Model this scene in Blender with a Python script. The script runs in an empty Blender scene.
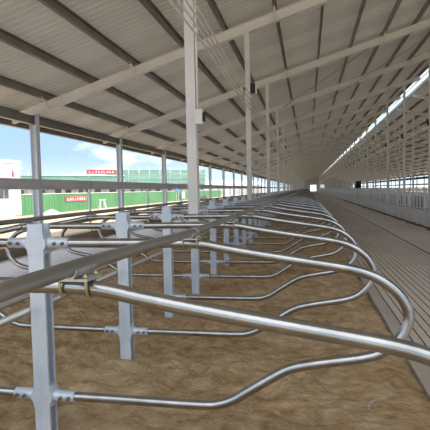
import bpy, bmesh, math, random
from mathutils import Vector, Matrix, noise
random.seed(7)
S = bpy.context.scene
COL = S.collection
V = Vector

# ------------------------------------------------------------------ layout (metres; barn runs along +Y)
SP = 1.218            # stall spacing
Y0 = 2.3416           # second post of the row
XP = -1.514           # line of stall posts and roof columns
HT, HL = 1.14, 0.25   # upper / lower rail heights
BAY = 5 * SP
YC0 = Y0 + 3 * SP     # first roof column
Y_START, Y_END = -4.0, 246.0
Y_ROOF = -1.0         # unseen roof end behind the camera, cut open to let daylight in
DROP = -0.25          # alley level below the bedding
XE = -7.8             # left eave columns
XRC = 5.94            # columns by the feed lane
XRIDGE = 7.5
SLOPE = 0.2876
XFAR = 2 * XRIDGE - XE
XW = 4.62             # feed kerb face


def zb(x):            # underside of the rafters
    if x > XRIDGE:
        x = 2 * XRIDGE - x
    return 5.51 + SLOPE * (x + 1.514)


ORD = ['first', 'second', 'third', 'fourth', 'fifth', 'sixth', 'seventh', 'eighth', 'ninth', 'tenth',
       'eleventh', 'twelfth', 'thirteenth', 'fourteenth', 'fifteenth', 'sixteenth', 'seventeenth',
       'eighteenth', 'nineteenth', 'twentieth']


# ------------------------------------------------------------------ mesh builder
class MB:
    def __init__(self):
        self.bm = bmesh.new()

    def hexa(self, c):
        vs = [self.bm.verts.new(p) for p in c]
        for f in ((3, 2, 1, 0), (4, 5, 6, 7), (0, 1, 5, 4), (1, 2, 6, 5), (2, 3, 7, 6), (3, 0, 4, 7)):
            self.bm.faces.new([vs[i] for i in f])
        return self

    def box(self, a, b):
        x0, y0, z0 = a
        x1, y1, z1 = b
        return self.hexa([(x0, y0, z0), (x1, y0, z0), (x1, y1, z0), (x0, y1, z0),
                          (x0, y0, z1), (x1, y0, z1), (x1, y1, z1), (x0, y1, z1)])

    def bar(self, p, q, w, h, up=(0, 0, 1)):
        """box from p to q, w across, h along up, centred on the line"""
        p, q = V(p), V(q)
        d = (q - p).normalized()
        s = d.cross(V(up)).normalized()
        u = s.cross(d).normalized()
        s, u = s * w / 2, u * h / 2
        return self.hexa([p - s - u, p + s - u, p + s + u, p - s + u, q - s - u, q + s - u, q + s + u, q - s + u])

    def chamfer_box(self, a, b, c):
        """box with vertical edges cut by c"""
        x0, y0, z0 = a
        x1, y1, z1 = b
        ring = [(x0 + c, y0), (x1 - c, y0), (x1, y0 + c), (x1, y1 - c), (x1 - c, y1), (x0 + c, y1), (x0, y1 - c), (x0, y0 + c)]
        return self.prism(ring, z0, z1)

    def prism(self, ring, z0, z1):
        lo = [self.bm.verts.new((x, y, z0)) for x, y in ring]
        hi = [self.bm.verts.new((x, y, z1)) for x, y in ring]
        n = len(ring)
        for i in range(n):
            self.bm.faces.new((lo[i], lo[(i + 1) % n], hi[(i + 1) % n], hi[i]))
        self.bm.faces.new(lo[::-1])
        self.bm.faces.new(hi)
        return self

    def profile_y(self, ring, y0, y1, caps=True):
        """closed XZ ring swept along Y"""
        lo = [self.bm.verts.new((x, y0, z)) for x, z in ring]
        hi = [self.bm.verts.new((x, y1, z)) for x, z in ring]
        n = len(ring)
        for i in range(n):
            self.bm.faces.new((lo[i], hi[i], hi[(i + 1) % n], lo[(i + 1) % n]))
        if caps:
            self.bm.faces.new(lo)
            self.bm.faces.new(hi[::-1])
        return self

    def tube(self, pts, r, n=12, caps=True):
        pts = [V(p) for p in pts]
        m = len(pts)
        t0 = (pts[1] - pts[0]).normalized()
        a = V((0, 0, 1)) if abs(t0.z) < 0.9 else V((0, 1, 0))
        s = t0.cross(a).normalized()
        rings = []
        for i in range(m):
            if i == 0:
                t = t0
            elif i == m - 1:
                t = (pts[-1] - pts[-2]).normalized()
            else:
                t = ((pts[i + 1] - pts[i]).normalized() + (pts[i] - pts[i - 1]).normalized()).normalized()
            s = (s - t * s.dot(t)).normalized()
            u = t.cross(s)
            rr = r[i] if isinstance(r, (list, tuple)) else r
            rings.append([self.bm.verts.new(pts[i] + (s * math.cos(2 * math.pi * k / n) + u * math.sin(2 * math.pi * k / n)) * rr) for k in range(n)])
        for i in range(m - 1):
            for k in range(n):
                f = self.bm.faces.new((rings[i][k], rings[i][(k + 1) % n], rings[i + 1][(k + 1) % n], rings[i + 1][k]))
                f.smooth = True
        if caps:
            self.bm.faces.new(rings[0][::-1])
            self.bm.faces.new(rings[-1])
        return self

    def cyl(self, p, q, r, n=10):
        return self.tube([p, q], r, n)

    def add(self, other_mesh, mat=None):
        k = len(self.bm.verts)
        self.bm.from_mesh(other_mesh)
        if mat is not None:
            self.bm.verts.ensure_lookup_table()
            for v in self.bm.verts[k:]:
                v.co = mat @ v.co
        return self

    def mesh(self, name, mat, bevel=0.0):
        if bevel:
            bmesh.ops.bevel(self.bm, geom=[e for e in self.bm.edges if e.calc_face_angle(0) > 0.6], offset=bevel, segments=1, affect='EDGES')
        bmesh.ops.recalc_face_normals(self.bm, faces=self.bm.faces)
        me = bpy.data.meshes.new(name)
        self.bm.to_mesh(me)
        self.bm.free()
        for m in (mat if isinstance(mat, (list, tuple)) else [mat]):
            me.materials.append(m)
        return me


def put(name, me, parent=None, loc=(0, 0, 0), label=None):
    o = bpy.data.objects.new(name, me)
    COL.objects.link(o)
    o.location = loc
    if parent is not None:
        o.parent = parent
    if label:
        o['label'] = label
    return o


def empty(name, loc=(0, 0, 0), rz=0.0):
    o = bpy.data.objects.new(name, None)
    COL.objects.link(o)
    o.location = loc
    o.rotation_euler = (0, 0, rz)
    o.empty_display_size = 0.1
    return o


def tag(o, label, cat, group=None, kind='thing'):
    o['label'] = label
    o['category'] = cat
    if group:
        o['group'] = group
    if kind:
        o['kind'] = kind
    return o


def structure(name, me, loc=(0, 0, 0), label=None, cat=None):
    o = put(name, me, None, loc)
    o['kind'] = 'structure'
    if label:
        o['label'] = label
    if cat:
        o['category'] = cat
    return o


# ------------------------------------------------------------------ materials
def new_mat(name):
    m = bpy.data.materials.new(name)
    m.use_nodes = True
    nt = m.node_tree
    b = nt.nodes['Principled BSDF']
    return m, nt, b


def ramp(nt, fac, stops):
    r = nt.nodes.new('ShaderNodeValToRGB')
    e = r.color_ramp.elements
    e[0].position, e[0].color = stops[0][0], (*stops[0][1], 1)
    e[1].position, e[1].color = stops[-1][0], (*stops[-1][1], 1)
    for p, c in stops[1:-1]:
        k = e.new(p)
        k.color = (*c, 1)
    nt.links.new(fac, r.inputs[0])
    return r.outputs[0]


def noise_node(nt, scale, detail=4, rough=0.55, stretch=None, space='Object'):
    tc = nt.nodes.new('ShaderNodeTexCoord')
    out = tc.outputs[space]
    if stretch:
        mp = nt.nodes.new('ShaderNodeMapping')
        mp.inputs['Scale'].default_value = stretch
        nt.links.new(out, mp.inputs[0])
        out = mp.outputs[0]
    n = nt.nodes.new('ShaderNodeTexNoise')
    n.inputs['Scale'].default_value = scale
    n.inputs['Detail'].default_value = detail
    n.inputs['Roughness'].default_value = rough
    nt.links.new(out, n.inputs['Vector'])
    return n.outputs['Fac']


def bump(nt, b, h, strength=0.3, dist=0.01):
    n = nt.nodes.new('ShaderNodeBump')
    n.inputs['Strength'].default_value = strength
    n.inputs['Distance'].default_value = dist
    nt.links.new(h, n.inputs['Height'])
    nt.links.new(n.outputs[0], b.inputs['Normal'])


def noisy(name, c0, c1, scale, rough=0.7, metal=0.0, bump_s=0.0, bump_scale=None, stretch=None, dist=0.01, detail=4, lo=0.3, hi=0.7):
    m, nt, b = new_mat(name)
    f = noise_node(nt, scale, detail, stretch=stretch)
    nt.links.new(ramp(nt, f, [(lo, c0), (hi, c1)]), b.inputs['Base Color'])
    b.inputs['Roughness'].default_value = rough
    b.inputs['Metallic'].default_value = metal
    if bump_s:
        bump(nt, b, noise_node(nt, bump_scale or scale * 3, 5, stretch=stretch), bump_s, dist)
    return m


M = {}
M['pipe'] = noisy('galvanised_pipe', (.33, .34, .345), (.46, .47, .475), 9, .25, 1.0, .05, 60, stretch=(1, 1, 1))
M['neck'] = noisy('weathered_pipe', (.36, .35, .33), (.50, .49, .47), 6, .42, .95, .05, 50, stretch=(1, .2, 1))
M['post'] = noisy('galvanised_post', (.50, .57, .64), (.66, .72, .78), 12, .45, .3, .08, 40, stretch=(1, 1, .3))
M['clamp'] = noisy('galvanised_clamp', (.48, .51, .54), (.64, .66, .68), 25, .45, .8, .1, 60)
M['bolt'] = noisy('dark_steel_bolt', (.16, .14, .12), (.34, .31, .27), 60, .5, .8)
M['zinc'] = noisy('yellow_zinc', (.42, .36, .19), (.56, .49, .28), 40, .4, .85)
M['paint'] = noisy('pale_painted_steel', (.72, .69, .64), (.82, .79, .74), 3, .55, 0, .03, 30)
M['rafter'] = noisy('rafter_steel', (.80, .77, .70), (.88, .85, .79), 1.5, .5, 0)
M['purlin'] = noisy('purlin_steel', (.22, .20, .18), (.32, .30, .27), 2, .45, .4)
M['eave'] = noisy('eave_column_steel', (.70, .74, .78), (.84, .87, .90), 5, .45, .1, stretch=(1, 1, .2))
M['girt'] = noisy('side_rail_steel', (.62, .60, .60), (.76, .74, .74), 3, .45, .1, stretch=(1, .3, 1))
M['black'] = noisy('black_plastic', (.012, .012, .012), (.03, .03, .03), 20, .6)
M['cable'] = noisy('pale_cable', (.78, .74, .70), (.88, .84, .80), 6, .5)
M['white'] = noisy('white_render', (.72, .72, .72), (.86, .86, .85), 1.2, .8)
M['greywall'] = noisy('grey_render', (.42, .41, .40), (.55, .54, .52), 1.0, .85)
M['glass'] = noisy('dark_window', (.05, .06, .07), (.12, .14, .16), 1.0, .2)
M['green'] = noisy('green_hoarding', (.05, .19, .07), (.09, .25, .11), .35, .6)
M['red'] = noisy('red_banner', (.62, .05, .07), (.72, .10, .11), 1.0, .6)
M['blue'] = noisy('blue_board', (.05, .22, .60), (.08, .28, .68), 1.0, .5)
M['blueroof'] = noisy('pale_blue_roof', (.38, .50, .62), (.48, .58, .68), .3, .6)
M['letter'] = noisy('white_lettering', (.80, .78, .78), (.9, .88, .88), 3, .6)
M['rubble'] = noisy('pale_rubble', (.36, .33, .29), (.58, .55, .50), 4, .9, 0, .6, 8, dist=.05)
M['tarp'] = noisy('dark_tarpaulin', (.03, .03, .035), (.07, .07, .075), 3, .7)
M['headlock'] = noisy('galvanised_headlock', (.90, .90, .92), (.95, .95, .96), 4, .4, 0)
M['hill'] = noisy('far_hill', (.34, .44, .50), (.42, .52, .56), .02, 1.0)


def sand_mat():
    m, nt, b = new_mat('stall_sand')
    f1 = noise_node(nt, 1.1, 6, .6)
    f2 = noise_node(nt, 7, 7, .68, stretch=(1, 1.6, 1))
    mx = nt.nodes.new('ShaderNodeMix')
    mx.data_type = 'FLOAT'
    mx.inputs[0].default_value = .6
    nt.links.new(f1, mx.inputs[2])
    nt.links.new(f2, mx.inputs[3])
    c = ramp(nt, mx.outputs[0], [(.36, (.34, .205, .10)), (.48, (.58, .40, .22)), (.62, (.80, .61, .40))])  # darker mottling also painted in for the shade of hollows
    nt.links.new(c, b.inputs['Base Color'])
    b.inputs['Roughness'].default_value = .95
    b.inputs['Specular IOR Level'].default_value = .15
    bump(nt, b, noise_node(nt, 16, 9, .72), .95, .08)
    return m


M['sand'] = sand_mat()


def concrete(name, c0, c1, c2, scale=.8, rough=.75, stretch=(1, .35, 1), spec=.3):
    m, nt, b = new_mat(name)
    f1 = noise_node(nt, scale, 7, .65, stretch=stretch)
    c = ramp(nt, f1, [(.28, c0), (.5, c1), (.72, c2)])
    nt.links.new(c, b.inputs['Base Color'])
    b.inputs['Roughness'].default_value = rough
    b.inputs['Specular IOR Level'].default_value = spec
    bump(nt, b, noise_node(nt, 30, 6, .6), .25, .006)
    return m


M['alley'] = concrete('alley_concrete', (.60, .53, .465), (.70, .635, .565), (.78, .715, .65))
M['alley_left'] = concrete('left_alley_concrete', (.68, .67, .73), (.77, .755, .81), (.84, .82, .87))  # lavender tint painted in for sky light reflected off this floor
M['groove'] = concrete('groove_dirt', (.12, .095, .075), (.16, .13, .10), (.20, .165, .135))
M['muck'] = concrete('wet_muck', (.12, .085, .045), (.17, .12, .06), (.23, .17, .09), 3)
M['kerb'] = concrete('kerb_concrete', (.33, .29, .25), (.42, .375, .335), (.50, .46, .42), 3)
M['outer_kerb'] = concrete('outer_kerb_concrete', (.20, .15, .10), (.27, .205, .145), (.34, .27, .20), 1.5)
M['ground'] = concrete('dry_ground', (.31, .25, .18), (.375, .315, .24), (.44, .385, .31), .25, .95, (1, 1, 1), .1)
M['lane'] = concrete('feed_lane', (.22, .21, .20), (.29, .28, .27), (.35, .34, .33), .6)


def kerbwall_mat():
    m, nt, b = new_mat('feed_kerb_concrete')
    f1 = noise_node(nt, 2.2, 6, .6, stretch=(1, .5, 1))
    c = ramp(nt, f1, [(.3, (.64, .625, .59)), (.7, (.78, .765, .73))])
    nt.links.new(c, b.inputs['Base Color'])
    b.inputs['Roughness'].default_value = .85
    bump(nt, b, noise_node(nt, 25, 5), .3, .006)
    return m


M['feedkerb'] = kerbwall_mat()


def roof_mat(name, trans, tint):
    """thin pale sheet: mostly diffuse, lets a little daylight through; sheets differ slightly"""
    m = bpy.data.materials.new(name)
    m.use_nodes = True
    nt = m.node_tree
    nt.nodes.clear()
    out = nt.nodes.new('ShaderNodeOutputMaterial')
    tc = nt.nodes.new('ShaderNodeTexCoord')
    sep = nt.nodes.new('ShaderNodeSeparateXYZ')
    nt.links.new(tc.outputs['Object'], sep.inputs[0])
    q = nt.nodes.new('ShaderNodeMath')
    q.operation = 'FLOOR'
    d = nt.nodes.new('ShaderNodeMath')
    d.operation = 'DIVIDE'
    d.inputs[1].default_value = 1.015
    nt.links.new(sep.outputs['Y'], d.inputs[0])
    nt.links.new(d.outputs[0], q.inputs[0])
    w = nt.nodes.new('ShaderNodeTexWhiteNoise')
    w.noise_dimensions = '1D'
    nt.links.new(q.outputs[0], w.inputs['W'])
    mix = nt.nodes.new('ShaderNodeMix')
    mix.data_type = 'FLOAT'
    mix.inputs[0].default_value = .45
    nt.links.new(w.outputs['Value'], mix.inputs[2])
    nt.links.new(noise_node(nt, .9, 5, .6, stretch=(.6, 1.5, 1)), mix.inputs[3])
    col = ramp(nt, mix.outputs[0], [(.2, tuple(.70 * t for t in tint)), (.8, tint)])
    dif = nt.nodes.new('ShaderNodeBsdfDiffuse')
    trn = nt.nodes.new('ShaderNodeBsdfTranslucent')
    nt.links.new(col, dif.inputs[0])
    nt.links.new(col, trn.inputs[0])
    gl = nt.nodes.new('ShaderNodeBsdfGlossy')
    gl.inputs['Roughness'].default_value = .42
    gl.inputs[0].default_value = (.8, .78, .74, 1)
    m1 = nt.nodes.new('ShaderNodeMixShader')
    m1.inputs[0].default_value = trans
    m2 = nt.nodes.new('ShaderNodeMixShader')
    m2.inputs[0].default_value = .22
    nt.links.new(dif.outputs[0], m1.inputs[1])
    nt.links.new(trn.outputs[0], m1.inputs[2])
    nt.links.new(m1.outputs[0], m2.inputs[1])
    nt.links.new(gl.outputs[0], m2.inputs[2])
    nt.links.new(m2.outputs[0], out.inputs[0])
    return m


M['roof'] = roof_mat('roof_sheet', .07, (.54, .505, .435))  # slight translucency added to brighten the barn interior
M['ridge'] = roof_mat('ridge_translucent', .55, (.74, .88, .97))


def net_mat():
    m, nt, b = new_mat('green_scaffold_net')
    f = noise_node(nt, .5, 5, .6, stretch=(.3, .3, 2))
    c = ramp(nt, f, [(.3, (.22, .46, .37)), (.5, (.29, .54, .45)), (.72, (.38, .62, .54))])
    nt.links.new(c, b.inputs['Base Color'])
    b.inputs['Roughness'].default_value = .9
    return m


M['net'] = net_mat()

# ------------------------------------------------------------------ bedding sand
def sand_height(x, y):
    h = .04 * noise.noise(V((x * 1.1, y * 1.1, 0)))
    m = .65 + .6 * noise.noise(V((x * .7 + 3, y * .7, 8)))          # rough and trodden patches
    m = max(.25, m) * (1.35 if x < XP + .6 else .85)
    r1 = 1 - abs(noise.noise(V((x * 2.6 + 7, y * 3.4, 3)))) * 2
    r2 = 1 - abs(noise.noise(V((x * 5.5 + 1, y * 6.5, 5)))) * 2
    h += m * (.044 * (r1 - .5) + .036 * (r2 - .5) + .012 * noise.noise(V((x * 12, y * 12, 5))))
    return h


pits = [(random.uniform(-3.7, .6), random.uniform(1.0, 9.0), random.uniform(.05, .11), random.uniform(.03, .075)) for _ in range(300)]
bm = bmesh.new()


def sand_grid(x0, x1, nx, ys, edge_right=True):
    rows = []
    for y in ys:
        row = []
        for i in range(nx + 1):
            x = x0 + (x1 - x0) * i / nx
            z = sand_height(x, y)
            if y < 10:
                for px, py, r, d in pits:
                    dx, dy = x - px, y - py
                    q = (dx * dx + dy * dy) / (r * r)
                    if q < 6:
                        z += -d * math.exp(-q) + d * .45 * math.exp(-(math.sqrt(q) - 1.5) ** 2 * 4)
            e = min(x - x0, x1 - x)
            z -= .05 * max(0, 1 - e / .2)
            if i == nx:
                x += .03 * noise.noise(V((0, y * 3.0, 1))) + .02 * noise.noise(V((0, y * 11.0, 1)))
            row.append(bm.verts.new((x, y, z)))
        rows.append(row)
    for a, b_ in zip(rows, rows[1:]):
        for i in range(nx):
            f = bm.faces.new((a[i], a[i + 1], b_[i + 1], b_[i]))
            f.smooth = True


ys = [.4 + .045 * i for i in range(210)]
y = ys[-1]
st = .05
while y < Y_END - 1:
    st = min(st * 1.04, 1.5)
    y += st
    ys.append(min(y, Y_END - 1))
ys = [Y_START + .6, -2, -1, 0] + ys
sand_grid(-3.80, .80, 104, ys)
me = bpy.data.meshes.new('sand_bedding')
bm.to_mesh(me)
bm.free()
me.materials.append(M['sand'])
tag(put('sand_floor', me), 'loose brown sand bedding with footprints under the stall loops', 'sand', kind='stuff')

# ------------------------------------------------------------------ floors, kerbs, walls
g = MB()
g.box((-330, -60, -.55), (330, 520, -.42))
structure('ground', g.mesh('ground', M['ground']))


M['groove_left'] = concrete('left_groove', (.44, .43, .46), (.50, .49, .52), (.56, .55, .58))


def grooved_floor(name, x0, x1, gx, w, mat, gm='groove'):
    """flat slab with narrow sunk grooves along Y; grooves take the dirt material"""
    b_ = MB()
    prof = [(x0, DROP)]
    for x in gx:
        if isinstance(x, tuple):
            x, w = x
        prof += [(x, DROP), (x + .004, DROP - .02), (x + w - .004, DROP - .02), (x + w, DROP)]
    prof.append((x1, DROP))
    lo = [b_.bm.verts.new((x, Y_START, z)) for x, z in prof]
    hi = [b_.bm.verts.new((x, Y_END, z)) for x, z in prof]
    for i in range(len(prof) - 1):
        f = b_.bm.faces.new((lo[i], lo[i + 1], hi[i + 1], hi[i]))
        f.material_index = 1 if prof[i][1] < DROP - .01 or prof[i + 1][1] < DROP - .01 else 0
    base = [b_.bm.verts.new(p) for p in ((x0, Y_START, -.43), (x1, Y_START, -.43), (x1, Y_END, -.43), (x0, Y_END, -.43))]
    b_.bm.faces.new((base[0], base[3], base[2], base[1]))
    me_ = bpy.data.meshes.new(name)
    b_.bm.to_mesh(me_)
    b_.bm.free()
    me_.materials.append(mat)
    me_.materials.append(M[gm])
    return structure(name, me_)


GX = [.98 + .104 * i for i in range(18)]
grooved_floor('floor_right', .93, XW + .1, GX + [(2.875, .05)], .015, M['alley'])
grooved_floor('floor_left', -7.62, -3.93, [-7.45 + .165 * i for i in range(21)], .016, M['alley_left'], 'groove_left')
structure('trim_1', MB().box((.80, Y_START, -.43), (.93, Y_END, -.012)).mesh('trim_1', M['kerb'], .012))
structure('trim_2', MB().box((-3.93, Y_START, -.43), (-3.80, Y_END, 0.0)).mesh('trim_2', M['kerb'], .012))
structure('trim_3', MB().box((-7.95, Y_START, -.43), (-7.62, Y_END, .04)).mesh('trim_3', M['outer_kerb'], .02))
structure('floor_bed', MB().box((-3.80, Y_START, -.43), (.80, Y_END, -.16)).mesh('floor_bed', M['kerb']))
# feed kerb of cast blocks, joints every 3 m
b_ = MB()
y = Y_START
while y < Y_END:
    b_.box((XW, y, -.43), (XW + .22, min(y + 2.96, Y_END), .40))
    y += 3.0
structure('wall_right', b_.mesh('wall_right', M['feedkerb'], .012))
b_ = MB()
y = Y_START
while y < Y_END:
    b_.box((2 * XRIDGE - XW - .22, y, -.43), (2 * XRIDGE - XW, min(y + 2.985, Y_END), .40))
    y += 3.0
structure('wall_far_right', b_.mesh('wall_far_right', M['lane']))
structure('floor_feed_lane', MB().box((XW + .22, Y_START, -.43), (2 * XRIDGE - XW - .22, Y_END, 0.0)).mesh('floor_feed_lane', M['lane']))
structure('floor_far', MB().box((2 * XRIDGE - XW, Y_START, -.43), (XFAR + .1, Y_END, DROP)).mesh('floor_far', M['lane']))
# a low ridge of dried muck along the foot of the feed kerb
b_ = MB()
n = 220
rows = []
for i in range(n + 1):
    y = 6 + 54 * i / n
    w = .16 + .14 * noise.noise(V((3, y * .8, 0))) + .08 * noise.noise(V((9, y * 3, 0)))
    h = max(.004, .045 + .05 * noise.noise(V((5, y * 1.7, 0))))
    rows.append([b_.bm.verts.new(p) for p in ((XW - .003, y, DROP + h), (XW - .004 - max(.03, w) * .4, y, DROP + h * .7), (XW - max(.05, w), y, DROP + .001))])
for a, c in zip(rows, rows[1:]):
    for k in range(2):
        b_.bm.faces.new((a[k], a[k + 1], c[k + 1], c[k])).smooth = True
tag(put('dried_muck', b_.mesh('dried_muck', M['muck'])), 'reddish brown muck along the foot of the grey feed kerb', 'muck', kind='stuff')
b_ = MB()
rows = []
for i in range(n + 1):
    y = .5 + 26 * i / n
    w = .09 + .05 * noise.noise(V((13, y * 1.3, 0))) + .04 * noise.noise(V((19, y * 5, 0)))
    rows.append([b_.bm.verts.new(p) for p in ((.925, y, DROP + .03), (.93 + max(.02, w) * .6, y, DROP + .018), (.93 + max(.03, w), y, DROP + .001))])
for a, c in zip(rows, rows[1:]):
    for k in range(2):
        b_.bm.faces.new((a[k], a[k + 1], c[k + 1], c[k])).smooth = True
tag(put('spilled_sand', b_.mesh('spilled_sand', M['muck'])), 'strip of damp spilled sand between kerb and grooved alley floor', 'sand', kind='stuff')

# far gable wall with the two open doorways
b_ = MB()
ye = Y_END
def wall_piece(x0, x1, z0, z1):
    b_.box((x0, ye, z0), (x1, ye + .2, z1))
wall_piece(-7.8, 1.4, -.43, 3.6)
wall_piece(1.4, 4.5, 3.1, 3.6)
wall_piece(4.5, 6.3, -.43, 3.6)
wall_piece(6.3, 8.7, 3.2, 3.6)
wall_piece(8.7, XFAR, -.43, 3.6)
ring = [(-7.8, 3.6), (XFAR, 3.6), (XFAR, zb(XFAR) + .4), (XRIDGE, zb(XRIDGE) + .4), (-7.8, zb(-7.8) + .4)]
lo = [b_.bm.verts.new((x, ye, z)) for x, z in ring]
hi = [b_.bm.verts.new((x, ye + .2, z)) for x, z in ring]
b_.bm.faces.new(lo)
b_.bm.faces.new(hi[::-1])
structure('wall_back', b_.mesh('wall_back', M['greywall']))

# ------------------------------------------------------------------ roof sheets
def roof_sheet(name, xa, xb_, mat, y1=Y_END + .6):
    b2 = MB()
    per = .2033
    y = Y_ROOF
    prof = []
    while y < y1:
        prof += [(y, 0), (y + .135, 0), (y + .152, .020), (y + .186, .020)]
        y += per
    za, zz = zb(xa) + .455, zb(xb_) + .455
    lo_ = [b2.bm.verts.new((xa, yy, za + h)) for yy, h in prof]
    hi_ = [b2.bm.verts.new((xb_, yy, zz + h)) for yy, h in prof]
    for i in range(len(prof) - 1):
        b2.bm.faces.new((lo_[i], lo_[i + 1], hi_[i + 1], hi_[i]))
    me_ = bpy.data.meshes.new(name)
    b2.bm.to_mesh(me_)
    b2.bm.free()
    me_.materials.append(mat)
    return me_


structure('ceiling', roof_sheet('ceiling', -9.0, 6.92, M['roof']))
structure('ceiling', roof_sheet('ceiling', 2 * XRIDGE + 9.0, 7.74, M['roof']))
b_ = MB()
for sgn in (-1, 1):
    xs = [XRIDGE + sgn * d for d in ((.66, .33, 0) if sgn < 0 else (.32, .16, 0))]
    for a, c in zip(xs, xs[1:]):
        q = [b_.bm.verts.new(p) for p in ((a, Y_ROOF, zb(a) + .50), (c, Y_ROOF, zb(c) + .50), (c, Y_END + .6, zb(c) + .50), (a, Y_END + .6, zb(a) + .50))]
        b_.bm.faces.new(q)
structure('window_1', b_.mesh('window_1', M['ridge']))
# mullions along the ridge light
b_ = MB()
for x in (6.86, 7.78):
    b_.bar((x, Y_ROOF, zb(x) + .36), (x, Y_END, zb(x) + .36), .06, .20)
b_.bar((XRIDGE, Y_ROOF, zb(XRIDGE) + .47), (XRIDGE, Y_END, zb(XRIDGE) + .47), .03, .05)
structure('trim_4', b_.mesh('trim_4', M['purlin']))

# purlins: one continuous run each
PX = [-8.55, -7.28, -5.93, -4.63, -3.25, -2.10, -.77, .45, 1.65, 2.82, 3.96, 5.05, 6.2]
for side in (0, 1):
    for k, x in enumerate(PX):
        sx = 1 if side == 0 else -1
        xx = x if side == 0 else 2 * XRIDGE - x
        z = zb(xx) + .25
        ring = [(-.035, 0), (.035, 0), (.035, .012), (-.022, .012), (-.022, .19), (.035, .19), (.035, .205), (-.035, .205)]
        ring = [(xx + sx * a, z + h + SLOPE * a) for a, h in ring]
        o = put('roof_purlin', MB().profile_y(ring, Y_ROOF, Y_END).mesh('roof_purlin', M['purlin']))
        if side == 0:
            tag(o, 'dark steel roof purlin, %s up from the left eave' % ORD[k], 'purlin', 'purlins under the left roof slope', 'structure')
        else:
            tag(o, 'dark steel purlin under right roof slope, %s up from far eave' % ORD[k], 'purlin', 'purlins under the right roof slope', 'structure')

# rafters
def ibeam(p, q, w, h, t=.014):
    """I-section whose underside runs p->q"""
    p, q = V(p), V(q)
    d = (q - p).normalized()
    s = V((0, 1, 0))
    u = d.cross(s)
    if u.z < 0:
        u = -u
    b2 = MB()
    def slab(w_, z0, z1):
        c = []
        for e in (p, q):
            c += [e - s * w_ / 2 + u * z0, e + s * w_ / 2 + u * z0, e + s * w_ / 2 + u * z1, e - s * w_ / 2 + u * z1]
        b2.hexa(c)
    slab(w, 0, t)
    slab(t, t, h - t)
    slab(w, h - t, h)
    return b2


def brace_mesh(side, k, sy):
    x = PX[k] if side == 0 else 2 * XRIDGE - PX[k]
    return MB().bar((x, sy * .02, zb(x) + .03), (x, sy * .42, zb(x) + .30), .04, .04).mesh('fly_brace', M['rafter'])


raf = [ibeam((-8.5, 0, zb(-8.5)), (6.90, 0, zb(6.90)), .15, .25).mesh('roof_rafter', M['rafter']),
       ibeam((2 * XRIDGE + 8.5, 0, zb(-8.5)), (7.72, 0, zb(7.72)), .15, .25).mesh('roof_rafter', M['rafter'])]
bra = [[brace_mesh(sd, k, sy) for k in (1, 3, 6, 9, 11) for sy in (-1, 1)] for sd in (0, 1)]
NB = int((Y_END - YC0) / BAY) + 1
for k in range(-1, NB):
    yk = YC0 + k * BAY
    for side in (0, 1):
        o = put('roof_rafter', raf[side], None, (0, yk, 0))
        if k < 6:
            for bm_ in bra[side]:
                put('fly_brace', bm_, o)
        nm = 'left' if side == 0 else 'right'
        if 1 <= k <= 12:
            tag(o, 'pale steel rafter across the %s roof slope, %s visible from the front' % (nm, ORD[k - 1]), 'rafter', 'rafters of the %s roof slope' % nm, 'structure')
        elif k < 1:
            tag(o, 'steel rafter of the %s roof slope above the camera, %s' % (nm, 'over the nearest white column' if k == 0 else 'at the open end'), 'rafter', 'rafters of the %s roof slope' % nm, 'structure')
        else:
            tag(o, 'one of the distant rafters crowding the far end of the %s slope' % nm, 'rafter', 'far rafters of the %s roof slope' % nm, 'structure')

# diagonal roof bracing rods in the third bay
for j, (xa, xb_, k0) in enumerate(((-1.2, 2.4, 2), (-1.2, 2.4, 3), (2.4, 5.8, 2))):
    ya, yb = YC0 + k0 * BAY, YC0 + (k0 + 1) * BAY
    o = put('bracing_rod', MB().cyl((xa, yb - .1, zb(xa) + .05), (xb_, ya + .1, zb(xb_) + .05), .014, 6).mesh('bracing_rod', M['purlin']))
    tag(o, ['thin diagonal bracing rod under the roof, nearest and left', 'thin diagonal bracing rod under the roof, one bay farther back', 'thin diagonal bracing rod under the roof, nearest the bright ridge'][j], 'rod', 'roof bracing rods')

# ------------------------------------------------------------------ columns in the stall row
def stall_column_parts():
    zt = zb(XP)
    sh = MB().box((-.065, -.065, 1.02), (.065, .065, zt)).mesh('shaft', M['paint'], .008)
    bp = MB().box((-.10, -.09, .995), (.10, .09, 1.02)).mesh('base_plate', M['clamp'], .003)
    cp = MB().box((-.10, -.10, zt - .012), (.10, .10, zt)).mesh('cap_plate', M['paint'])
    ped = MB().box((-.05, -.045, -.16), (.05, .045, .995)).mesh('pedestal', M['post'], .006)
    bo = MB().cyl((0, 0, 0), (0, 0, .035), .011, 6).mesh('bolt', M['bolt'])
    return sh, bp, cp, ped, bo


sh, bp, cp, ped, bo = stall_column_parts()
NC = NB
for k in range(NC):
    yk = YC0 + k * BAY
    c = empty('roof_column', (XP, yk, 0))
    put('shaft', sh, c)
    put('pedestal', ped, c)
    if k < 10:
        put('base_plate', bp, c)
        put('cap_plate', cp, c)
        for sx in (-1, 1):
            for sy in (-1, 1):
                put('bolt', bo, c, (sx * .08, sy * .075, 1.018))
    if k < 10:
        tag(c, 'white square roof column in the stall row, %s from the front' % ORD[k], 'column', 'white columns in the stall row')
    else:
        tag(c, 'one of the far white columns merging in the stall row', 'column', 'far white columns in the stall row')

# eave columns (H section), ridge-side columns, far columns
def hcol(z0, z1, w, d, t=.014):
    b2 = MB()
    b2.box((-d / 2, -w / 2, z0), (-d / 2 + t, w / 2, z1))
    b2.box((d / 2 - t, -w / 2, z0), (d / 2, w / 2, z1))
    b2.box((-d / 2 + t, -t / 2, z0), (d / 2 - t, t / 2, z1))
    return b2


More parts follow.
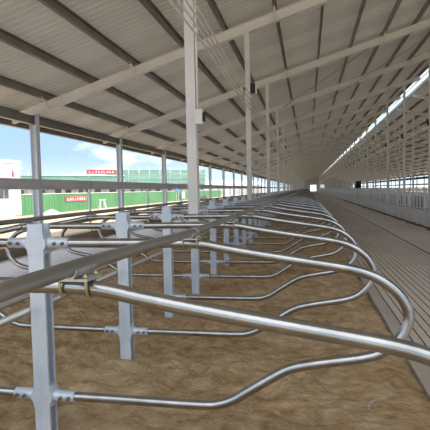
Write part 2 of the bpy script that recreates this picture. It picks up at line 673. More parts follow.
ec = hcol(.05, zb(XE), .19, .20).mesh('shaft', M['eave'])
ecb = MB().box((-.13, -.13, .038), (.13, .13, .055)).mesh('base_plate', M['eave'])
ecbr = MB().box((.0, -.07, 1.56), (.115, .07, 1.90)).mesh('rail_bracket', M['eave'])
ip = MB().box((-.03, -.035, .035), (.03, .035, 1.55)).mesh('side_post', M['eave'], .004)
girt_ring = [(.13, 1.55), (.19, 1.55), (.19, 1.575), (.145, 1.575), (.145, 1.83), (.19, 1.83), (.19, 1.855), (.13, 1.855)]
girt = MB().profile_y(girt_ring, .01, BAY - .01).mesh('side_rail', M['girt'])
gb = MB().cyl((.19, 0, 1.72), (.205, 0, 1.72), .03, 8).mesh('bolt', M['bolt'])
for k in range(-1, NB):
    yk = YC0 + k * BAY
    n1 = k + 0
    for side in (0, 1):
        far = side == 1
        rot = math.pi if far else 0
        c = empty('eave_column', (XFAR if far else XE, yk, -.0), rot)
        put('shaft', ec, c)
        if k < 10 and not far:
            put('base_plate', ecb, c)
            put('rail_bracket', ecbr, c)
        gname = 'far right' if far else 'left'
        if 1 <= k <= 10:
            tag(c, ('steel eave column on the far right side of the barn, %s along' if far else 'grey steel column on the left eave, %s in view from the left edge') % ORD[k - 1], 'column', gname + ' eave columns')
        elif k < 1:
            tag(c, '%s eave column %s the first one in view' % (gname, 'just before' if k == 0 else 'two before'), 'column', gname + ' eave columns')
        else:
            tag(c, 'one of the far %s eave columns lost in the distance' % gname, 'column', 'distant ' + gname + ' eave columns')
        if k < NB - 1:
            # side rail bay + mid post
            r = put('side_rail', girt, None, (XE if not far else XFAR, yk, 0))
            if far:
                r.rotation_euler = (0, 0, math.pi)
                r.location = (XFAR, yk + BAY, 0)
            if not far and k < 10:
                put('bolt', gb, r, (-.0, BAY / 2, 0))
            p = put('side_post', ip, None, (XE + .10, yk + BAY / 2, 0)) if not far else None
            if 0 <= k <= 10:
                w1 = 'first' if k == 0 else ORD[k]
                tag(r, 'grey channel side rail on the %s eave, %s bay from the front' % (gname, w1), 'rail', gname + ' side rails')
                if p: tag(p, 'short white post under the %s side rail, %s bay' % (gname, w1), 'post', gname + ' short side posts')
            elif k < 0:
                tag(r, 'grey side rail on the %s eave before the first bay' % gname, 'rail', gname + ' side rails')
                if p: tag(p, 'short post under the %s side rail before the first bay' % gname, 'post', gname + ' short side posts')
            else:
                tag(r, 'one of the far side rails on the %s eave' % gname, 'rail', 'distant ' + gname + ' side rails')
                if p: tag(p, 'one of the far short posts below the %s side rail' % gname, 'post', 'distant ' + gname + ' short posts')

structure('trim_5', MB().box((XFAR - .15, Y_START, -.43), (XFAR + .18, Y_END, .04)).mesh('trim_5', M['outer_kerb']))
# eave beams, fascia
for side in (0, 1):
    xx = XE if side == 0 else XFAR
    s = 1 if side == 0 else -1
    ring = [(xx + s * a, zb(XE) - .02 + h) for a, h in ((-.07, -.0), (.07, -.0), (.07, .02), (.01, .02), (.01, .22), (.07, .22), (.07, .24), (-.07, .24), (-.07, .22), (-.01, .22), (-.01, .02), (-.07, .02))]
    o = put('eave_beam', MB().profile_y([(x, z - .24 + .0) for x, z in ring], Y_ROOF, Y_END).mesh('eave_beam', M['purlin']))
    tag(o, 'long dark steel eave beam over the %s row of eave columns' % ('left' if side == 0 else 'far right'), 'beam', 'eave beams')
    x9 = -8.98 if side == 0 else 2 * XRIDGE + 8.98
    z9 = zb(x9)
    o = put('trim_%d' % (6 + side), MB().profile_y([(x9 - .10 * s, z9 + .50), (x9 - .10 * s, z9 + .18), (x9 + .06 * s, z9 + .18), (x9 + .06 * s, z9 + .40), (x9 + .045 * s, z9 + .40), (x9 + .045 * s, z9 + .195), (x9 - .085 * s, z9 + .195), (x9 - .085 * s, z9 + .50)], Y_ROOF, Y_END).mesh('eave_gutter', M['purlin']))
    tag(o, 'dark folded gutter along the %s roof edge' % ('left' if side == 0 else 'far right'), 'gutter', 'eave gutters', 'structure')

b2 = MB()
pts = []
y = Y_ROOF
while y < Y_END:
    pts.append((XFAR - .35, y, 2.98 + .05 * noise.noise(V((y * .5, 1, 2)))))
    y += .8
b2.tube(pts, [.24 + .07 * noise.noise(V((p[1] * .9, 7, 3))) for p in pts], 8)
tag(put('rolled_curtain', b2.mesh('rolled_curtain', M['tarp'])), 'dark rolled-up curtain hanging under the far right eave', 'curtain')

# feed lane columns
fc = MB().box((-.06, -.06, 0.0), (.06, .06, zb(XRC))).mesh('shaft', M['paint'], .006)
fcf = MB().box((-.10, -.10, 0.0), (.10, .10, .02)).mesh('base_plate', M['clamp'])
fcfar = MB().box((-.06, -.06, 0.0), (.06, .06, zb(2 * XRIDGE - XRC))).mesh('shaft', M['paint'])
hook = MB()
hook.box((-.05, -.10, 4.40), (-.02 - .06, -.0, 4.46))
hook.bar((-.09, -.02, 4.38), (-.16, -.18, 4.66), .09, .07)
hook = hook.mesh('lamp_bracket', M['black'])
for k in range(0, NB):
    yk = YC0 + k * BAY
    c = empty('lane_column', (XRC, yk, 0))
    put('shaft', fc, c)
    if k < 12:
        put('base_plate', fcf, c)
        put('lamp_bracket', hook, c, label='small black bracket')
    d = empty('lane_column', (2 * XRIDGE - XRC, yk, 0))
    put('shaft', fcfar, d)
    if 3 <= k <= 12:
        tag(c, 'slim white column behind the headlocks, %s from the right edge' % ORD[k - 3], 'column', 'white columns behind the near headlocks')
        tag(d, 'slim pale column across the feed lane, %s from the right edge' % ORD[k - 3], 'column', 'pale columns across the feed lane')
    elif k < 3:
        w = ['nearest the open end', 'second from the open end', 'third from the open end'][k]
        tag(c, 'slim white column behind the near headlocks, %s' % w, 'column', 'white columns behind the near headlocks')
        tag(d, 'slim pale column across the feed lane, %s' % w, 'column', 'pale columns across the feed lane')
    else:
        tag(c, 'one of the far slim columns behind the near headlocks', 'column', 'far columns behind the headlocks')
        tag(d, 'one of the far pale columns across the feed lane', 'column', 'far columns across the feed lane')
for j, z in enumerate((4.20, 4.34)):
    o = put('overhead_cable', MB().cyl((XRC - .09, Y_START, z), (XRC - .09, Y_END - 2, z), .032, 6).mesh('overhead_cable', M['cable']))
    tag(o, '%s of two pale overhead lines along the columns behind the headlocks' % ('lower' if j == 0 else 'upper'), 'cable', 'overhead lines on the right')

# headlock panels along the feed kerb
PL = 3.0
def headlock_parts():
    rails = MB()
    for z, r in ((.47, .024), (1.24, .026)):
        rails.cyl((0, .02, z), (0, PL - .02, z), r, 8)
    rails = rails.mesh('rail_frame', M['headlock'])
    up = MB().box((-.03, -.03, .395), (.03, .03, 1.34)).mesh('upright', M['headlock'])
    bars = []
    bar = MB().cyl((0, 0, .47), (0, 0, 1.24), .019, 8).mesh('neck_bar', M['headlock'])
    lock = MB()
    lock.tube([(.0, 0, .50), (0, .03, .75), (0, .10, 1.0), (0, .11, 1.24)], .013, 7)
    lock = lock.mesh('locking_bar', M['headlock'])
    latch = MB().box((-.035, -.04, 1.25), (.035, .06, 1.31)).mesh('latch', M['clamp'])
    return rails, up, bar, lock, latch


rails, up, bar, lock, latch = headlock_parts()
whole = MB().add(rails).add(up)
BARY = []
yy = .22
while yy < PL - .1:
    BARY.append(yy)
    yy += .60
for q in BARY:
    whole.add(bar, Matrix.Translation((0, q, 0)))
    whole.add(lock, Matrix.Translation((0, q + .17, 0)))
whole = whole.mesh('headlock_panel', M['headlock'])
y = 11.0
k = 0
while y < Y_END - PL:
    if k < 12:
        t = empty('headlock_panel', (XW + .11, y, 0))
        put('rail_frame', rails, t)
        put('upright', up, t)
        for q in BARY:
            put('neck_bar', bar, t, (0, q, 0))
            put('locking_bar', lock, t, (0, q + .17, 0))
            put('latch', latch, t, (0, q + .21, 0))
    else:
        t = put('headlock_panel', whole, None, (XW + .11, y, 0))
    d = put('headlock_panel', whole, None, (2 * XRIDGE - XW - .11, y, 0))
    if k < 20:
        tag(t, 'galvanised headlock panel on the near feed kerb, %s from the right' % ORD[k], 'headlock panel', 'headlock panels on the near feed kerb')
        tag(d, 'galvanised headlock panel across the feed lane, %s from the right' % ORD[k], 'headlock panel', 'headlock panels across the feed lane')
    else:
        tag(t, 'one of the far headlock panels on the near feed kerb', 'headlock panel', 'far headlock panels on the near kerb')
        tag(d, 'one of the far headlock panels across the feed lane', 'headlock panel', 'far headlock panels across the lane')
    y += PL
    k += 1

# black winch motor on the headlock line
w = empty('winch_motor', (4.92, 47.2, 0))
tag(w, 'black motor box on a frame above the headlocks, far down the right', 'motor')
put('post_frame', MB().box((-.05, -.6, .40), (.05, -.52, 1.55)).box((-.05, .52, .40), (.05, .6, 1.55)).box((-.05, -.6, 1.47), (.05, .6, 1.55)).mesh('post_frame', M['tarp']), w)
put('housing', MB().chamfer_box((-.22, -.75, 1.75), (.22, -.05, 2.02), .05).mesh('housing', M['black']), w)
put('gearbox', MB().cyl((-.25, -.25, 1.6), (.25, -.25, 1.6), .26, 12).mesh('gearbox', M['black']), w)
put('brake_drum', MB().cyl((-.18, .62, 1.45), (.18, .62, 1.45), .16, 12).mesh('brake_drum', M['black']), w)
put('bracket', MB().box((-.10, -.40, 1.5), (.10, .10, 1.76)).mesh('bracket', M['tarp']), w)

# ------------------------------------------------------------------ stall dividers
PROF = [(.03, 1.14), (.3, 1.14), (.6, 1.14), (.85, 1.14), (.97, 1.133), (1.08, 1.113), (1.25, 1.084), (1.5, 1.046), (1.70, 1.015), (1.81, .985),
        (1.895, .938), (1.963, .87), (1.995, .79), (1.978, .71), (1.925, .638), (1.85, .585), (1.75, .556), (1.6, .529), (1.47, .502),
        (1.39, .474), (1.29, .413), (1.19, .348), (1.12, .302), (1.04, .270), (.94, .257), (.6, .254), (.3, .252), (.03, .25)]


def catmull(p, sub):
    out = []
    for i in range(len(p) - 1):
        p0, p1, p2, p3 = p[max(i - 1, 0)], p[i], p[i + 1], p[min(i + 2, len(p) - 1)]
        for s_ in range(sub):
            t = s_ / sub
            out.append(tuple(.5 * (2 * b + (c - a) * t + (2 * a - 5 * b + 4 * c - d) * t * t + (3 * b - a - 3 * c + d) * t ** 3) for a, b, c, d in zip(p0, p1, p2, p3)))
    out.append(p[-1])
    return out


PR = .0265
def loop_mesh(sgn, sub, n, pr=PR):
    pts = [(sgn * x, 0, z) for x, z in catmull(PROF, sub)]
    return MB().tube(pts, pr, n).mesh('loop_rail', M['pipe'])


def post_mesh():
    """lipped channel, open on the alley side"""
    b2 = MB()
    w, d, t, lip = .047, .040, .005, .016
    ring = [(-w, -d), (w, -d), (w, -d + lip), (w - t, -d + lip), (w - t, -d + t), (-w + t, -d + t), (-w + t, d - t), (w - t, d - t),
            (w - t, d - lip), (w, d - lip), (w, d), (-w, d)]
    b2.prism(ring, -.16, 1.25)
    return b2.mesh('post', M['post'])


def clamp_mesh(z):
    """two pressed half shells round the post with sleeves that hold the pipe ends"""
    b2 = MB()
    out = [(-.049, z - .062), (.049, z - .062), (.051, z - .038), (.064, z - .016), (.064, z + .016), (.051, z + .038),
           (.049, z + .062), (-.049, z + .062), (-.051, z + .038), (-.064, z + .016), (-.064, z - .016), (-.051, z - .038)]
    b2.profile_y(out, -.0435, .0435)
    for sgn in (-1, 1):
        b2.tube([(sgn * .055, 0, z), (sgn * .085, 0, z), (sgn * .09, 0, z), (sgn * .19, 0, z)], [.036, .034, .0315, .030], 12)
    return b2.mesh('post_clamp', M['post'])


bolt = MB()
bolt.cyl((0, -.026, 0), (0, -.045, 0), .0105, 6)
bolt.cyl((0, -.045, 0), (0, -.055, 0), .006, 6)
bolt = bolt.mesh('bolt', M['bolt'])


def bracket_mesh(sgn):
    """saddle under the neck rail and zinc U-bolt round the loop pipe"""
    x = sgn * .90
    b2 = MB()
    zc_ = HT + .055
    arc = [math.pi * (1.0 + i / 10) for i in range(11)]
    ring = [(x + math.cos(a) * .0285, zc_ + math.sin(a) * .0285) for a in arc] + [(x + math.cos(a) * .0225, zc_ + math.sin(a) * .0225) for a in reversed(arc)]
    b2.profile_y(ring, -.055, .055)
    b2.box((x - .048, -.042, HT + .021), (x + .048, .042, HT + .028))
    return b2.mesh('rail_saddle', M['clamp'])


def ubolt_mesh(sgn, dx):
    x = sgn * .90
    b2 = MB()
    if True:
        pts = [(x + dx, math.cos(a) * .0295, HT + math.sin(a) * .0295) for a in [math.pi * (1 + i / 8) for i in range(9)]]
        pts = [(x + dx, -.030, HT + .040)] + pts + [(x + dx, .030, HT + .040)]
        b2.tube(pts, .0045, 6)
        for sy in (-.030, .030):
            b2.cyl((x + dx, sy, HT + .028), (x + dx, sy, HT + .037), .009, 6)
    return b2.mesh('u_bolt', M['zinc'])


loops_hi = {s: loop_mesh(s, 4, 16) for s in (-1, 1)}
loops_near = {s: loop_mesh(s, 4, 20, .0215) for s in (-1, 1)}
loops_mid = {s: loop_mesh(s, 2, 8) for s in (-1, 1)}
loops_lo = {s: loop_mesh(s, 1, 6) for s in (-1, 1)}
post = post_mesh()
clamps = {z: clamp_mesh(z) for z in (HT, HL)}
saddle = {s: bracket_mesh(s) for s in (-1, 1)}
ubolt = {s: [ubolt_mesh(s, dx) for dx in (-.038, .038)] for s in (-1, 1)}
far_div = MB().add(loops_lo[-1]).add(loops_lo[1])
far_div.box((-.052, -.034, -.16), (.052, .034, 1.245))
far_div = far_div.mesh('stall_divider', M['pipe'])
far_loop = MB().add(loops_lo[-1]).add(loops_lo[1]).mesh('stall_divider', M['pipe'])

ND = int((Y_END - 4 - Y0) / SP)
for i in range(-1, ND):
    y = Y0 + i * SP
    at_col = i >= 3 and (i - 3) % 5 == 0
    z = .027 if i == -1 else 0.0
    if i < 30:
        t = empty('stall_divider', (XP, y, z))
        lp = loops_near if i == -1 else loops_hi if i < 12 else loops_mid
        if not at_col:
            put('post', post, t)
        for s in (-1, 1):
            put('loop_rail', lp[s], t)
            if i < 20:
                put('rail_saddle', saddle[s], t)
                for u_ in ubolt[s]:
                    put('u_bolt', u_, t, label='yellow zinc U-bolt')
        for zz in (HT, HL):
            c = put('post_clamp', clamps[zz], t)
            if i < 14:
                for sx in (-.165, -.115, .115, .165):
                    put('bolt', bolt, c, (sx, -.0, zz))
    else:
        t = put('stall_divider', far_loop if at_col else far_div, None, (XP, y, 0))
    bay, pos = (i - 3) // 5, (i - 3) % 5
    if i == -1:
        lab = 'nearest galvanised stall divider, its thick loop rail crossing the whole foreground'
    elif i == 0:
        lab = 'galvanised stall divider on the large blue-grey post at far left'
    elif i in (1, 2):
        lab = 'galvanised stall divider on the %s post behind the large left post' % ('next' if i == 1 else 'second')
    elif i < 48:
        cn = ORD[bay]
        if pos == 0:
            lab = 'stall divider clamped to the %s white roof column of the row' % cn
        else:
            lab = '%s stall divider behind the %s white roof column of the row' % (ORD[pos - 1], cn)
    else:
        lab = 'one of the far stall dividers packed together towards the vanishing point'
    tag(t, lab, 'stall divider', 'stall dividers in one long row' if i < 48 else 'far stall dividers')

# long rails resting on the loops
for sgn, nm, lab in ((1, 'neck_rail', 'dull grey neck rail slanting over the right-hand loops, nearest rail in view'),
                     (-1, 'neck_rail', 'dull grey neck rail on the left-hand loops, beyond the posts')):
    zc = HT + .034 + .021
    b2 = MB()
    pts = [(XP + sgn * .90, Y_START + 1.5, zc + .027), (XP + sgn * .90, Y0 - SP, zc + .027), (XP + sgn * .90, Y0, zc), (XP + sgn * .90, Y_END - 5, zc)]
    b2.tube(pts, .021, 14)
    y = 2.0
    while y < 80:      # pipe sleeves
        b2.tube([(XP + sgn * .90, y - .09 + SP * .4, zc), (XP + sgn * .90, y + .09 + SP * .4, zc)], .0245, 14)
        y += 6.0
    tag(put(nm, b2.mesh(nm, M['neck'])), lab, 'rail', 'neck rails')
o = put('brisket_rail', MB().tube([(XP - .082, Y_START + 1.5, .745), (XP - .082, Y_END - 5, .745)], .022, 12).mesh('brisket_rail', M['neck']))
tag(o, 'thin grey rail running beside the posts at mid height', 'rail')

# small pale scraps lying on the bedding
for j, (x, y, a, lab) in enumerate(((.41, 3.06, .4, 'small pale scrap on the sand nearest the right kerb'), (.37, 2.96, 1.3, 'pale twig-like scrap on the sand below the right loops'),
                                    (.12, 3.21, 2.0, 'small pale scrap on the sand in the middle foreground'))):
    b2 = MB()
    b2.bar((-.035, 0, 0), (.035, .01, .012), .018, .006)
    b2.bar((.02, .008, .012), (.05, -.02, .004), .012, .006)
    o = put('plastic_scrap', b2.mesh('plastic_scrap', M['rubble']), None, (x, y, sand_height(x, y) + .004))
    o.rotation_euler = (0, 0, a)
    o.scale = (.5, .5, .8)
    tag(o, lab, 'scrap', 'pale scraps on the sand')

# ------------------------------------------------------------------ cables along the stall columns, conduit and boxes
for j in range(4):
    x = XP + .17
    pts = []
    k = -2
    zs = 3.38 + .12 * j
    for k in range(-2, 26):
        ya = YC0 + k * BAY
        for q in range(8):
            t = q / 8
            pts.append((x, ya + t * BAY, zs - .05 * 4 * t * (1 - t)))
    o = put('hanging_cable', MB().tube(pts, .014, 6).mesh('power_cable', M['cable']))
    tag(o, ['lowest', 'second lowest', 'second highest', 'highest'][j] + ' of four pale cables sagging along the white roof columns', 'cable', 'cables along the white columns')
bx = empty('junction_box', (XP + .115, YC0 - .06, 2.30))
tag(bx, 'cream junction box on the side of the nearest white column', 'box')
put('housing', MB().box((-.05, -.06, 0), (.05, .06, .19)).mesh('housing', M['paint'], .006), bx)
put('cable_gland', MB().box((.05, -.035, .035), (.075, .035, .15)).mesh('cable_gland', M['black']), bx)
cd = empty('conduit', (XP + .092, YC0 - .05, 2.49))
tag(cd, 'thin pale conduit rising beside the nearest white column', 'conduit')
put('pipe', MB().cyl((0, 0, 0), (0, 0, 2.2), .014, 10).mesh('pipe', M['cable']), cd)
put('coupling', MB().cyl((0, 0, .98), (0, 0, 1.08), .03, 10).mesh('coupling', M['cable']), cd)
fx = empty('cable_bracket', (XP, YC0 + BAY, 0))
tag(fx, 'black cable bracket on the second white roof column', 'bracket')
put('clip', MB().box((.065, -.05, 3.95), (.20, .05, 4.20)).mesh('clip', M['black']), fx)
put('lug', MB().box((-.12, -.04, 3.98), (-.065, .04, 4.12)).mesh('lug', M['black']), fx)
put('lamp_plate', MB().box((.20, -.05, 3.92), (.235, .05, 4.22)).mesh('lamp_plate', M['paint']), fx)

# ------------------------------------------------------------------ outside, left
GZ = -.42


def glyphs(b2, p, q, z0, z1, n, off, seed):
    """row of small blocky characters on a vertical face from p to q"""
    r = random.Random(seed)
    p, q = V(p), V(q)
    d = (q - p) / n
    nrm = V((d.y, -d.x, 0)).normalized()
    for i in range(n):
        o = p + d * (i + .14) + nrm * off
        e = d * .72
        h = z1 - z0
        for s_ in range(r.choice((2, 3, 3))):
            zz = z0 + h * (s_ + .15) / 3
            b2.bar(o + V((0, 0, zz)) + e * r.choice((0, .1)), o + V((0, 0, zz)) + e * r.choice((.8, 1)), .02, h * .16)
        for s_ in range(r.choice((1, 2))):
            f = r.choice((.1, .5, .85))
            b2.bar(o + e * f + V((0, 0, z0)), o + e * f + V((0, 0, z1)), .02, e.length * .18, up=(d.x, d.y, 0))
    return b2


# hoarding
fn = empty('hoarding_fence', (-24.0, 34.8, GZ))
tag(fn, 'green sheet hoarding fence across the building site', 'fence')
b2 = MB()
y = 0
while y < 92:
    b2.box((-.02, y, .05), (.02, y + .93, 1.82))
    b2.box((.02, y + .42, .05), (.035, y + .50, 1.82))
    y += .95
put('sheet_panels', b2.mesh('sheet_panels', M['green']), fn)
put('top_rail', MB().box((-.04, 0, 1.82), (.05, 92, 1.87)).mesh('top_rail', M['white']), fn)
bn = empty('banner_sign', (-23.93, 41.9, GZ))
tag(bn, 'red banner with white lettering hung on the green hoarding', 'banner')
put('cloth', MB().box((-.012, 0, 1.02), (.012, 4.4, 1.50)).mesh('cloth', M['red']), bn)
put('lettering', glyphs(MB(), (.012, .2, 0), (.012, 4.2, 0), 1.12, 1.40, 8, .004, 3).mesh('lettering', M['letter']), bn)
ib = empty('notice_board', (-23.9, 81.0, GZ))
tag(ib, 'blue notice board standing at the end of green hoarding', 'sign')
put('board', MB().box((-.03, 0, 1.75), (.03, 2.0, 2.5)).mesh('board', M['blue']), ib)
put('leg', MB().box((-.03, .1, 0), (.03, .18, 1.75)).mesh('leg', M['white']), ib)
put('leg', MB().box((-.03, 1.8, 0), (.03, 1.88, 1.75)).mesh('leg', M['white']), ib)
ib = empty('notice_board', (-23.6, 84.0, GZ))
tag(ib, 'white notice board below the blue one on the hoarding', 'sign')
put('board', MB().box((-.03, 0, .45), (.03, 2.2, 1.65)).mesh('board', M['white']), ib)
put('leg', MB().box((-.03, .1, 0), (.03, .18, .45)).mesh('leg', M['white']), ib)
put('leg', MB().box((-.03, 2.0, 0), (.03, 2.08, .45)).mesh('leg', M['white']), ib)

# white site building at the far left
wb = empty('site_building', (-27.7, 40.1, GZ), 0)
tag(wb, 'flat-roofed white building at the left edge of the view', 'building')
put('wall_block', MB().box((-14, -12, 0), (0, 0, 5.0)).mesh('wall_block', M['white']), wb)
put('parapet', MB().box((-14.1, -12.1, 4.85), (.1, .1, 5.12)).mesh('parapet', M['white']), wb)
for q, (z0, z1) in ((-2.6, (1.5, 2.4)), (-6.0, (1.5, 2.4)), (-9.6, (1.5, 2.4))):
    f = put('window', MB().box((-.02, q - .75, z0 - .08), (.04, q + .75, z1 + .08)).mesh('window', M['greywall']), wb)
    put('pane', MB().box((.03, q - .68, z0), (.05, q - .04, z1)).box((.03, q + .04, z0), (.05, q + .68, z1)).mesh('pane', M['glass']), f)
put('plinth', MB().box((-14.05, -12.05, 0), (.06, .06, .55)).mesh('plinth', M['greywall']), wb)
put('emblem', MB().box((.0, -1.3, 3.55), (.03, -.95, 4.05)).box((.0, -1.25, 4.12), (.03, -1.0, 4.25)).mesh('emblem', M['red']), wb)


# netted buildings
def netted(name, a, b_pt, depth, z_top, storeys, label, roofed, seed):
    a, b_pt = V((a[0], a[1], GZ)), V((b_pt[0], b_pt[1], GZ))
    L = (b_pt - a).length
    ang = math.atan2(b_pt.y - a.y, b_pt.x - a.x)
    e = empty(name, a, ang)
    tag(e, label, 'building', 'netted buildings')
    H = z_top - GZ
    put('core', MB().box((.3, .5, 0), (L - .3, depth, H - .5)).mesh('core', M['greywall']), e)
    r = random.Random(seed)
    x = .8
    while x < L - 1.5:
        ww = r.uniform(.4, 1.3)
        put('opening', MB().box((x, .44, 1.75), (x + ww, .52, 2.5)).mesh('opening', M['glass']), e)
        x += ww + r.uniform(.3, 1.6)
    n_ = MB()
    zlo = 2.6
    hh = (H - zlo) / storeys
    for s_ in range(storeys):
        off = r.uniform(-.12, .12)
        n_.box((0, off, zlo + s_ * hh), (L, off + .06, zlo + (s_ + 1) * hh - .12))
        n_.box((-.06, off, zlo + s_ * hh), (.0, depth, zlo + (s_ + 1) * hh - .12))
        n_.box((L, off, zlo + s_ * hh), (L + .06, depth, zlo + (s_ + 1) * hh - .12))
    put('scaffold_net', n_.mesh('scaffold_net', M['net']), e)
    p_ = MB()
    x = 0.
    while x <= L:
        p_.cyl((x, -.16, 0), (x, -.16, H + .4), .045, 5)
        x += 2.6
    for s_ in range(storeys + 1):
        p_.cyl((0, -.16, zlo + s_ * hh - .06), (L, -.16, zlo + s_ * hh - .06), .045, 5)
    put('scaffold_poles', p_.mesh('scaffold_poles', M['girt']), e)
    if roofed:
        rf = MB()
        rf.hexa([(-.3, -.3, H - .1), (L + .3, -.3, H - .1), (L + .3, depth + .3, H - .1), (-.3, depth + .3, H - .1),
                 (.5, depth * .45, H + .18), (L - .5, depth * .45, H + .18), (L - .5, depth * .55, H + .18), (.5, depth * .55, H + .18)])
        put('netted_roof', rf.mesh('netted_roof', M['net']), e)
    return e


netted('netted_building', (-43.5, 60.5), (-31.5, 75.2), 9, 4.35, 2, 'long low building wrapped in pale green scaffold netting behind the hoarding', True, 2)
netted('netted_building', (-48.0, 103.8), (-26.0, 115.2), 10, 7.0, 4, 'taller block under green netting, right of the low netted one', False, 5)
rs = empty('banner_sign', (-35.75, 69.4, 0), math.atan2(14.7, 12.0))
tag(rs, 'red banner with white lettering on the netted building roof edge', 'banner')
put('cloth', MB().box((0, -.25, 4.55), (5.3, -.20, 5.25)).mesh('cloth', M['red']), rs)
put('lettering', glyphs(MB(), (.3, -.25, 0), (5.0, -.25, 0), 4.7, 5.1, 9, .012, 8).mesh('lettering', M['letter']), rs)
put('support', MB().box((.3, -.20, 4.0), (.36, -.14, 5.2)).box((4.9, -.20, 4.0), (4.96, -.14, 5.2)).mesh('support', M['girt']), rs)
sh_ = empty('storage_shed', (-55, 171, GZ), math.atan2(15, 21))
tag(sh_, 'long distant shed with a pale blue roof beyond the netting', 'building')
put('wall_block', MB().box((0, 0, 0), (44, 14, 3.6)).mesh('wall_block', M['white']), sh_)
put('roof', MB().hexa([(-1, -1, 3.6), (45, -1, 3.6), (45, 15, 3.6), (-1, 15, 3.6), (-1, 6.5, 6.0), (45, 6.5, 6.0), (45, 7.5, 6.0), (-1, 7.5, 6.0)]).mesh('roof', M['blueroof']), sh_)


def heap(name, loc, rx, ry, h, mat, seed):
    b2 = MB()
    nn, mm = 14, 6
    rows = []
    for j in range(mm + 1):
        r_ = 1 - j / mm
        row = []
        for i in range(nn):
            a = 2 * math.pi * i / nn
            k_ = 1 + .25 * noise.noise(V((math.cos(a) * 2 + seed, math.sin(a) * 2, j)))
            zz = h * (1 - r_ ** 1.4) * (1 + .2 * noise.noise(V((i, j, seed))))
            row.append(b2.bm.verts.new((math.cos(a) * rx * r_ * k_, math.sin(a) * ry * r_ * k_, zz)))
        rows.append(row)
    for a_, c_ in zip(rows[:-1], rows[1:]):
        for i in range(nn):
            b2.bm.faces.new((a_[i], a_[(i + 1) % nn], c_[(i + 1) % nn], c_[i]))
    bmesh.ops.remove_doubles(b2.bm, verts=b2.bm.verts, dist=.002)
    return put(name, b2.mesh(name, mat), None, loc)


tag(heap('rubble_heap', (-22.3, 36.6, GZ - .02), 1.0, 1.0, .5, M['rubble'], 2), 'pale rubble heap in front of the green hoarding, left of the banner', 'rubble', kind='thing')
tag(heap('rubble_heap', (-24.9, 32.4, GZ - .02), 1.6, 1.6, .8, M['rubble'], 6), 'low whitish heap at the foot of the white building', 'rubble', kind='thing')
tag(heap('covered_pile', (-20.6, 90.5, GZ - .02), 1.1, 1.2, 1.0, M['tarp'], 9), 'dark covered pile on the pale ground far left', 'pile', kind='thing')
af = empty('folding_trestle', (-22.2, 46.6, GZ), .9)
tag(af, 'small white trestle standing before the green hoarding', 'trestle')
for s in (-1, 1):
    b2 = MB()
    b2.bar((-.35, s * .3, 0), (-.2, 0, 1.05), .09, .06)
    put('leg', b2.mesh('leg', M['white']), af)
    b2 = MB()
    b2.bar((.35, s * .3, 0), (.2, 0, 1.05), .09, .06)
    put('leg', b2.mesh('leg', M['white']), af)
put('crossbar', MB().box((-.4, -.06, 1.0), (.4, .06, 1.1)).mesh('crossbar', M['white']), af)
for j in range(2):
    o = put('leaning_panel', MB().hexa([(-1.0 + x + (.35 if z else 0), yy, z) for z in (0, 2.1) for x, yy in ((0, -.05), (.7, -.05), (.7, .05), (0, .05))]).mesh('leaning_panel', M['white']), None, (-17.0 + 1.1 * j, 98 + j, GZ))
    tag(o, 'tilted white panel standing far off, %s of two' % ('left' if j == 0 else 'right'), 'panel', 'tilted white panels')
# far low hills
b2 = MB()
prev = None
for i in range(61):
    x = -300 + 600 * i / 60
    h = 7 + 6 * noise.noise(V((x * .012, 4, 0))) + 3 * noise.noise(V((x * .05, 9, 0)))
    if x > -60:
        h *= .6
    cur = [b2.bm.verts.new(p) for p in ((x, 470, -.6), (x, 480, max(2, h)), (x, 510, max(2, h) * .8), (x, 515, -.6))]
    if prev:
        for k in range(3):
            b2.bm.faces.new((prev[k], cur[k], cur[k + 1], prev[k + 1]))
    prev = cur
structure('hills', b2.mesh('hills', M['hill']))

# ------------------------------------------------------------------ daylight
W = bpy.data.worlds.new('World')
S.world = W
W.use_nodes = True
nt = W.node_tree
nt.nodes.clear()
out = nt.nodes.new('ShaderNodeOutputWorld')
bg = nt.nodes.new('ShaderNodeBackground')
tc = nt.nodes.new('ShaderNodeTexCoord')
sep = nt.nodes.new('ShaderNodeSeparateXYZ')
nt.links.new(tc.outputs['Generated'], sep.inputs[0])
base = ramp(nt, sep.outputs['Z'], [(0.0, (.42, .50, .58)), (.08, (.24, .35, .52)), (.22, (.19, .31, .50)), (.40, (.85, .90, .95)), (1.0, (1.1, 1.08, 1.05))])
mp = nt.nodes.new('ShaderNodeMapping')
mp.inputs['Scale'].default_value = (3.2, 3.2, 10.0)
mp.inputs['Location'].default_value = (.35, .1, .12)
nt.links.new(tc.outputs['Generated'], mp.inputs[0])
nz = nt.nodes.new('ShaderNodeTexNoise')
nz.inputs['Scale'].default_value = 1.7
nz.inputs['Detail'].default_value = 7
nz.inputs['Roughness'].default_value = .55
nt.links.new(mp.outputs[0], nz.inputs['Vector'])
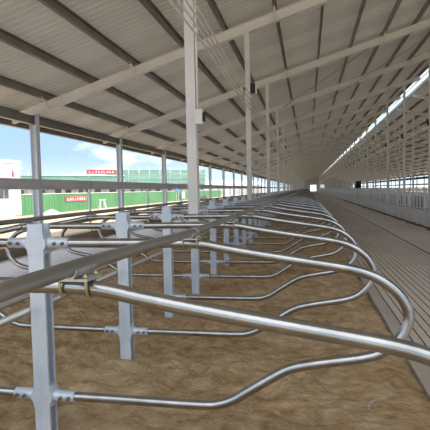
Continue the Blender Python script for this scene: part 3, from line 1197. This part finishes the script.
cl = ramp(nt, nz.outputs['Fac'], [(.50, (0, 0, 0)), (.64, (1, 1, 1))])
lowm = ramp(nt, sep.outputs['Z'], [(0.0, (1, 1, 1)), (.10, (.8, .8, .8)), (.22, (.25, .25, .25)), (.6, (.5, .5, .5))])
mul = nt.nodes.new('ShaderNodeMath')
mul.operation = 'MULTIPLY'
nt.links.new(cl, mul.inputs[0])
nt.links.new(lowm, mul.inputs[1])
mx = nt.nodes.new('ShaderNodeMix')
mx.data_type = 'RGBA'
nt.links.new(mul.outputs[0], mx.inputs[0])
nt.links.new(base, mx.inputs[6])
mx.inputs[7].default_value = (.66, .67, .69, 1)
nt.links.new(mx.outputs[2], bg.inputs[0])
bg.inputs[1].default_value = 1.0
nt.links.new(bg.outputs[0], out.inputs[0])

sun = bpy.data.lights.new('sun', 'SUN')
sun.energy = 3.6
sun.angle = math.radians(.6)
sun.color = (1.0, .95, .88)
so = bpy.data.objects.new('sun', sun)
COL.objects.link(so)
so.location = (8, -4, 30)
so.rotation_euler = V((-.50, -.45, -.74)).to_track_quat('-Z', 'Y').to_euler()

# ------------------------------------------------------------------ camera
psi, pit, roll = .202, .0545, .0218
F = V((-math.sin(psi), math.cos(psi), 0))
R0 = V((math.cos(psi), math.sin(psi), 0))
Z = V((0, 0, 1))
fwd = F * math.cos(pit) - Z * math.sin(pit)
U0 = F * math.sin(pit) + Z * math.cos(pit)
R = R0 * math.cos(roll) - U0 * math.sin(roll)
U = U0 * math.cos(roll) + R0 * math.sin(roll)
cam = bpy.data.cameras.new('camera')
cam.sensor_width = 36
cam.lens = 454.23 / 430 * 36
cam.clip_end = 1500
cam.clip_start = .02
co = bpy.data.objects.new('camera', cam)
COL.objects.link(co)
mw = Matrix((R, U, -fwd)).transposed().to_4x4()
mw.translation = V((0, 0, 1.42))
co.matrix_world = mw
S.camera = co

S.view_settings.view_transform = 'Standard'
S.view_settings.look = 'None'
S.view_settings.exposure = 1.22
S.view_settings.gamma = 1.0
S.view_settings.use_curve_mapping = False
